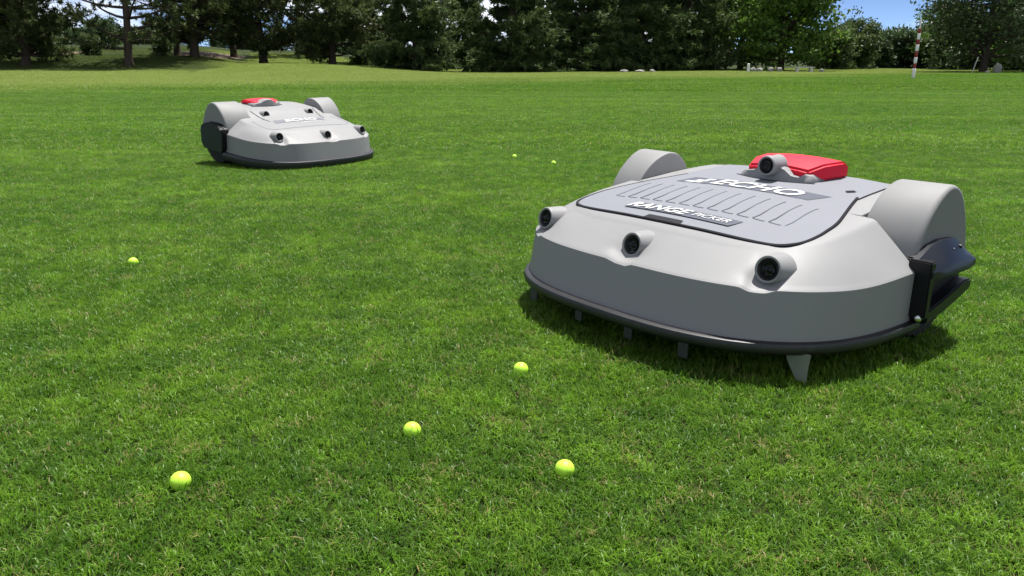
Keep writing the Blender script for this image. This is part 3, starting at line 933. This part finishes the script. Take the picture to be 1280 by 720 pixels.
def build_robot(kind, name, label):
    root = empty(name)
    tag(root, label, 'robot')
    build_shell(root, kind)
    # rubber bumper round the front
    path = [(.652, -.075)] + [(x, l) for x, l in front_outline(.654, .620, N_EXP if kind == 'picker' else 3.2)] + [(-.652, -.075)]
    V, F = [], []
    prof = [(-.030, .012), (-.004, .017), (.007, .012), (.011, 0), (.008, -.012), (-.002, -.020), (-.030, -.022)] if kind == 'picker' else \
        [(-.030, .012), (-.004, .017), (.007, .012), (.011, 0), (.010, -.022), (.002, -.052), (-.030, -.056)]
    n = len(prof)
    for i, (x, l) in enumerate(path):
        x0, l0 = path[max(i - 1, 0)]; x1, l1 = path[min(i + 1, len(path) - 1)]
        dx, dl = x1 - x0, l1 - l0; q = math.hypot(dx, dl) or 1
        nx, nl = dl / q, -dx / q
        if nx * x + nl * (l + .1) < 0: nx, nl = -nx, -nl
        for o_, dz in prof: V.append((x + nx * o_, -(l + nl * o_), .096 + dz))
    for i in range(len(path) - 1):
        for k in range(n):
            j = (k + 1) % n
            F.append((i * n + k, i * n + j, (i + 1) * n + j, (i + 1) * n + k))
    F.append(tuple(range(n))); F.append(tuple(range((len(path) - 1) * n, len(path) * n)))
    from_data('bumper', V, F, M['rubber'], root, 40)
    # underside
    o1 = front_outline(.60, .56); V = []; F = []
    for z, s in ((.098, 1.0), (.070, .97)):
        V += [(x * s, -l * s, z) for x, l in [(.44, -.44)] + [(.44, -.06)] + o1 + [(-.44, -.06), (-.44, -.44)]]
    m = len(V) // 2
    F = [(i, (i + 1) % m, m + (i + 1) % m, m + i) for i in range(m)] + [tuple(range(m)), tuple(range(m, 2 * m))]
    from_data('chassis', V, F, M['black'], root, 40)
    for sg in (-1, 1): wheel_side(root, sg, kind)
    for i, (sx, sl, sz) in enumerate(SENS):
        sensor(root, sx, sl, sz, yaw=(0, 0, .10)[i] if sx >= 0 else -.06)
    if kind == 'picker':
        # panel line of the lid, lid skin and pull slot
        out = lid_outline(kind)
        V, F = strip_on_lid(out, .0085, .0028, kind)
        from_data('lid_seam', V, F, M['seam'], root, 60)
        inn = lid_outline(kind, .988)
        V = [(x, -(l - .006), lidz(x, l - .006, kind) + .0022) for x, l in inn]
        for s in (.8, .55, .3, .1):
            V += [(x * s, -(-.2 + (l - .006 + .2) * s), lidz(x * s, -.2 + (l - .006 + .2) * s, kind) + .0022) for x, l in inn]
        # back rim of the lid skin
        m = len(inn); F = []
        for j in range(4):
            for i in range(m - 1): F.append((j * m + i, j * m + i + 1, (j + 1) * m + i + 1, (j + 1) * m + i))
        F.append(tuple(4 * m + i for i in range(m)))
        lid = from_data('lid', V, F, M['lid'], root, 60)
        panel_on_lid('rear_deck', [(-.36, -.2), (.36, -.2), (.345, -.465), (-.345, -.465)], .0022, M['lid'], root, kind, 12, 6)
        panel_on_lid('pull_slot', [(-.070, .330), (.070, .330), (.076, .356), (-.076, .356)], .0040, M['black'], lid, kind, 6, 2)
        # vent grooves: short curved lines and the dashes along their feet
        for k in range(13):
            x = -.345 + k * .0575
            bend = .022 * (1 if k < 12 else 1)
            ptsv = [(x, .195), (x + .002, .16), (x - .004, .12), (x - .012, .07), (x - .016, .02), (x - .014, -.005)]
            V, F = strip_on_lid(ptsv, .0040, .0030, kind)
            from_data('vent_groove', V, F, M['groove'], lid, 60)
            if k < 12:
                V, F = strip_on_lid([(x + .004, .199), (x + .024, .201), (x + .045, .201)], .0048, .0030, kind)
                from_data('vent_groove', V, F, M['groove'], lid, 60)
        # lettering plates
        pl = panel_on_lid('name_plate', [(-.285, -.065), (.258, -.065), (.292, -.152), (-.262, -.152)], .0032, M['plate'], lid, kind, 14, 3)
        text_on_lid('lettering', 'ECHO', -.140, .210, -.068, -.148, M['white'], pl, kind, .0056, .25, .022)
        for k in range(3):
            x = -.232 + k * .010; f = -.068 - k * .027
            panel_on_lid('logo_bar', [(x - .02 + k * .018, f), (x + .050, f), (x + .056, f - .018), (x - .012 + k * .018, f - .018)], .0040, M['white'], pl, kind, 3, 1)
        pl = panel_on_lid('model_plate', [(-.212, .298), (.215, .298), (.232, .244), (-.195, .244)], .0032, M['plate'], lid, kind, 12, 2)
        text_on_lid('lettering', 'RANGE', -.205, .050, .294, .248, M['white'], pl, kind, .0056, .3, .022)
        text_on_lid('lettering', 'PICKER', .062, .200, .284, .256, M['white'], pl, kind, .0056, .3, .0)
        panel_on_lid('key_slot', [(.285, -.245), (.30, -.235), (.318, -.262), (.303, -.272)], .005, M['seam'], root, kind, 2, 1)
        build_stop(root, kind, 0.0)
        # ball pick-up fins under the nose
        for i, (x, l, w) in enumerate(((-.45, .49, .036), (-.185, .52, .030), (.043, .525, .032), (.255, .52, .036), (.548, .402, .075))):
            fin(root, x, l, w, i)
    else:
        for sg in (-1, 1):
            sensor(root, sg * .238, -.034, .407, 0, -.35, .032, .055, 1.25)
            pts = [(sg * (.335 - .01 * k), -.13 + .055 * k) for k in range(5)]
            V, F = strip_on_lid(pts, .006, .002, kind)
            from_data('deck_seam', V, F, M['seam'], root, 60)
        V, F = strip_on_lid([(x * .97, l - .03) for x, l in lid_outline(kind)[14:-14]], .0045, .001, kind)
        from_data('deck_seam', V, F, M['groove'], root, 60)
        text_on_lid('lettering', 'ECHO', -.17, .18, .157, .093, M['white'], root, kind, .0036, .25, .035)
        text_on_lid('lettering', 'ROBOTICS', -.02, .18, .212, .188, M['white'], root, kind, .0030, .2, .0)
        panel_on_lid('name_plate', [(-.285, .165), (.245, .165), (.268, .085), (-.262, .085)], .0016, M['badge'], root, kind, 12, 3)
        build_stop(root, kind, -.06)
        for x in (-.3, .3):      # front castors
            V, F = lathe([(.0, .022), (.05, .022), (.062, .012), (.062, -.012), (.05, -.022), (0, -.022)], 20)
            rot = Matrix.Translation((x, -.36, .082)) @ Matrix.Rotation(math.pi / 2, 4, 'Z')
            from_data('castor', [tuple(rot @ Vector(v)) for v in V], F, M['tyre'], root, 30)
    return root

def fin(root, x, l, w, i):
    """grey guide fin reaching down to the turf"""
    z1 = .082; th = .006
    V = []
    yawd = .25
    c, s = math.cos(yawd), math.sin(yawd)
    for dz, a, b in ((z1, -w * .55, w * .55), (.040, -w * (.5 if i < 4 else .25), w * .5), (.002, -w * (.45 if i < 4 else -.1), w * .5)):
        for q in (a, b):
            for t in (-th / 2, th / 2):
                V.append((x + q * c - t * s, -(l - t * c - q * s * .2), dz))
    F = []
    for r_ in range(2):
        o = 4 * r_
        F += [(o, o + 2, o + 6, o + 4), (o + 1, o + 5, o + 7, o + 3), (o, o + 4, o + 5, o + 1), (o + 2, o + 3, o + 7, o + 6)]
    F += [(0, 1, 3, 2), (8, 10, 11, 9)]
    from_data('guide_fin', V, F, M['tine'] if i == 4 else M['fin'], root, 30)

def build_stop(root, kind, dx):
    """red stop paddle on its grey cradle, with the rear sensor on the picker"""
    zb = lidz(0, -.3, kind)
    # cradle: a wavy low wall that wraps the paddle front
    prof_top = [(-.150, .008), (-.135, .022), (-.105, .026), (-.08, .030), (-.05, .050), (-.02, .060), (.02, .060), (.05, .046), (.075, .024), (.10, .020), (.118, .032), (.138, .030), (.150, .016)]
    V, F = [], []
    for x, h in prof_top:
        l = -.245 - 1.7 * x * x
        zz = lidz(x, l, kind)
        V += [(x + dx, -(l + .012), zz - .004), (x + dx, -(l + .004), zz + h * .9), (x + dx, -(l - .012), zz + h), (x + dx, -(l - .075), zz + h * .9), (x + dx, -(l - .085), zz - .004)]
    n = len(prof_top)
    for i in range(n - 1):
        for k in range(4):
            F.append((i * 5 + k, i * 5 + k + 1, (i + 1) * 5 + k + 1, (i + 1) * 5 + k))
    F += [(0, 1, 2, 3, 4), tuple((n - 1) * 5 + k for k in range(5))]
    cr = from_data('stop_cradle', V, F, M['shell'], root, 50)
    V, F = strip_on_lid([(x + dx, -.228 - 1.7 * x * x) for x in [-.165 + .018 * k for k in range(19)]], .007, .003, kind)
    from_data('cradle_seam', V, F, M['seam'], cr, 60)
    # paddle
    bm = bmesh.new()
    k0 = 1.0 if kind == 'picker' else .62
    rows = [(-.275, .030, .050 * k0, -.120, .125), (-.33, .028, .068 * k0, -.135, .155), (-.42, .030, .070 * k0, -.145, .178), (-.47, .020, .052 * k0, -.140, .172)]
    L = []
    for l, b, t, xa, xb in rows:
        r_ = []
        for k in range(7):
            x = xa + (xb - xa) * k / 6
            zz = lidz(x * .8, l, kind)
            crown_ = .008 * math.sin(math.pi * k / 6)
            r_.append((bm.verts.new((x + dx, -l, zz + t + crown_ - .008)), bm.verts.new((x + dx, -l, zz + b - .026))))
        L.append(r_)
    for j in range(len(L) - 1):
        for k in range(6):
            bm.faces.new((L[j][k][0], L[j][k + 1][0], L[j + 1][k + 1][0], L[j + 1][k][0]))
            bm.faces.new((L[j][k][1], L[j + 1][k][1], L[j + 1][k + 1][1], L[j][k + 1][1]))
        for k in (0, 6):
            bm.faces.new((L[j][k][0], L[j + 1][k][0], L[j + 1][k][1], L[j][k][1]))
    for j in (0, len(L) - 1):
        for k in range(6):
            bm.faces.new((L[j][k][0], L[j][k][1], L[j][k + 1][1], L[j][k + 1][0]))
    bmesh.ops.recalc_face_normals(bm, faces=bm.faces)
    ed = [e for e in bm.edges if len(e.link_faces) == 2 and e.calc_face_angle() > .7]
    bmesh.ops.bevel(bm, geom=ed, offset=.008, segments=3, affect='EDGES', clamp_overlap=True)
    from_bm('stop_paddle', bm, M['red'], root, 40)
    if kind == 'picker':
        sensor(root, 0.0, -.205, .496, 0, -.05, .034, .075, 1.05)

def pose(o, c, m):
    mm = Matrix(((m[0][0], -m[0][1], m[0][2], c[0]), (m[1][0], -m[1][1], m[1][2], c[1]), (m[2][0], -m[2][1], m[2][2], c[2]), (0, 0, 0, 1)))
    loc, rot, _ = mm.decompose()
    o.location = loc; o.rotation_mode = 'QUATERNION'; o.rotation_quaternion = rot

picker = build_robot('picker', 'ball_picker_robot', 'large grey ball collecting robot with one rear sensor, dark lettered plates and red stop paddle')
pose(picker, (.74341, 2.68275, .0023), ((.63266, -.77414, .02127), (-.77441, -.63258, .01096), (-.00497, .02340, .99971)))
mower = build_robot('mower', 'mower_robot', 'grey robot mower with two sensors on its upper deck and white lettering')
pose(mower, (-2.01474, 7.20437, -.0056), ((.61306, .78620, .07783), (.79004, -.61007, -.06039), (0, -.09851, .99514)))

# ------------------------------------------------------------------ golf balls
def ball_mesh():
    bm = bmesh.new()
    bmesh.ops.create_icosphere(bm, subdivisions=5, radius=.02135)
    n = 330
    i = np.arange(n) + .5
    ph = np.arccos(1 - 2 * i / n); th = np.pi * (1 + 5 ** .5) * i
    D = np.stack([np.cos(th) * np.sin(ph), np.sin(th) * np.sin(ph), np.cos(ph)], 1)
    for v in bm.verts:
        u = np.array(v.co.normalized())
        a = math.acos(min(1, float((D @ u).max())))
        dep = max(0, 1 - (a / .085) ** 2) * .00045
        v.co = Vector(u * (.02135 - dep))
    me = bpy.data.meshes.new('golf_ball'); bm.to_mesh(me); bm.free()
    me.materials.append(M['ball']); me.polygons.foreach_set('use_smooth', [True] * len(me.polygons))
    return me
_b = [n for n in M['ball'].node_tree.nodes if n.type == 'BSDF_PRINCIPLED'][0]
_b.inputs['Subsurface Weight'].default_value = .5; _b.inputs['Subsurface Radius'].default_value = (1, 1, .3); _b.inputs['Subsurface Scale'].default_value = .02
bme = ball_mesh()
BG = 'neon golf balls scattered on the grass'
balls = [(-1.649, 3.296, 'lone neon golf ball on the open lawn in front of the two-sensor mower'),
         (.025, 2.066, 'neon golf ball closest to the ball collecting robot, off its front bumper'),
         (-.237, 1.684, 'neon golf ball midway between the one off the bumper and the one lying apart'),
         (-.691, 1.451, 'neon golf ball lying apart from the others in thin straw-flecked turf'),
         (.113, 1.501, 'neon golf ball farthest out in front of the collecting robot, with open grass before it'),
         (.022, 7.20, 'tiny far golf ball on the lawn between the two robots'),
         (.357, 6.731, 'tiny far golf ball on the lawn between the two robots')]
for k, (x, y, lb) in enumerate(balls):
    o = bpy.data.objects.new('golf_ball', bme); col.objects.link(o)
    o.location = (x, y, .0130); o.rotation_euler = (k * 1.1, k * .7, k * 2.0)
    tag(o, lb, 'golf ball', BG if y < 6 else 'far pair of golf balls')

# ------------------------------------------------------------------ striped pole
def pole():
    x, y = 20.53, 41.4
    root = empty('striped_pole', (x, y, float(gz(x, y))))
    tag(root, 'red and white striped range pole standing in the grass before the trees', 'pole')
    segs = [(0, .52, .080, 'pole_white'), (.52, .76, .068, 'pole_red'), (.76, 1.06, .078, 'pole_white'), (1.06, 1.36, .068, 'pole_red'), (1.36, 1.68, .078, 'pole_white'),
            (1.68, 1.92, .068, 'pole_red'), (1.92, 2.22, .074, 'pole_white'), (2.22, 2.44, .068, 'pole_red'), (2.44, 2.95, .036, 'pole_white')]
    for z0, z1, r, mk in segs:
        V, F = [], []
        for z, rr in ((z0, r * .94), (z0 + .006, r), (z1 - .006, r), (z1, r * .94)):
            for k in range(14):
                t = 2 * math.pi * k / 14
                V.append((rr * math.cos(t), rr * math.sin(t), z))
        for j in range(3):
            for k in range(14):
                F.append((j * 14 + k, j * 14 + (k + 1) % 14, (j + 1) * 14 + (k + 1) % 14, (j + 1) * 14 + k))
        F += [tuple(range(14)), tuple(range(42, 56))]
        from_data('band', V, F, M[mk], root, 40)
pole()

# ------------------------------------------------------------------ pale stones, post and bench at the wood's edge
def stone(px, y, w, h, label, group, seed):
    bm = bmesh.new(); bmesh.ops.create_icosphere(bm, subdivisions=3, radius=1)
    for v in bm.verts:
        k = 1 + .28 * noise.noise(v.co * 1.6 + Vector((seed * 3.1, 0, 0)))
        v.co *= k
        v.co.z = max(v.co.z, -.55)
        v.co = Vector((v.co.x * w / 2, v.co.y * w / 2.4, (v.co.z + .5) * h / 1.5))
    x = px_x(px, y)
    o = from_bm('boulder', bm, M['stone'], None, 60)
    o.location = (x, y, float(gz(x, y)) - .02)
    tag(o, label, 'boulder', group)
EG = 'pale boulders along the wood edge'
for i, (px, w, h) in enumerate(((941, .5, .35), (949, .6, .32), (963, .45, .38), (974, .5, .4), (1027, .35, .3))):
    stone(px, 63.5, w, h, 'small pale boulder at the foot of the big leafy tree', EG, i)
for i, (px, w, h) in enumerate(((780, .6, .25), (800, .7, .22), (815, .5, .22))):
    stone(px, 63, w, h, 'low pale boulder below the dense spruces', 'pale boulders below the spruces', i + 9)
stone(1246, 60, .55, .75, 'tall pale boulder under the lacy tree', None, 31)
stone(1234, 59.5, .3, .22, 'small low boulder beside the tall pale boulder under the lacy tree', None, 37)

def post(px, y, h, r, lean, label, mat):
    x = px_x(px, y); V, F = [], []
    tube(V, F, [(0, 0, -.1), (lean * .5, 0, h * .5), (lean, 0, h * .97), (lean, 0, h)], [r, r, r * .95, r * .5], 10)
    V.append((lean, 0, h)); F += [(30 + k, 30 + (k + 1) % 10, 40) for k in range(10)]
    o = from_data('marker_post', V, F, mat, None, 40); o.location = (x, y, float(gz(x, y)))
    tag(o, label, 'post')
post(935, 63, .62, .12, 0, 'short thick white post by the pale boulders', M['pole_white'])
post(1215, 62, 1.2, .035, .28, 'thin leaning pale stake under the lacy tree', M['wood'])

def bench():
    y = 62.5; x = px_x(1005, y)
    root = empty('low_bench', (x, y, float(gz(x, y))))
    tag(root, 'low pale bench at the wood edge between the boulders', 'bench')
    for sx in (-.56, .5):
        bm = bmesh.new(); bmesh.ops.create_cube(bm, size=1)
        for v in bm.verts: v.co = Vector((v.co.x * .22 + sx, v.co.y * .36, v.co.z * .36 + .16))
        bmesh.ops.bevel(bm, geom=list(bm.edges), offset=.015, segments=2, affect='EDGES')
        from_bm('leg', bm, M['wood'], root, 30)
    for k in range(3):
        bm = bmesh.new(); bmesh.ops.create_cube(bm, size=1)
        for v in bm.verts: v.co = Vector((v.co.x * 1.5, v.co.y * .12 - .14 + .14 * k, v.co.z * .05 + .372))
        bmesh.ops.bevel(bm, geom=list(bm.edges), offset=.008, segments=2, affect='EDGES')
        from_bm('plank', bm, M['wood'], root, 30)
bench()
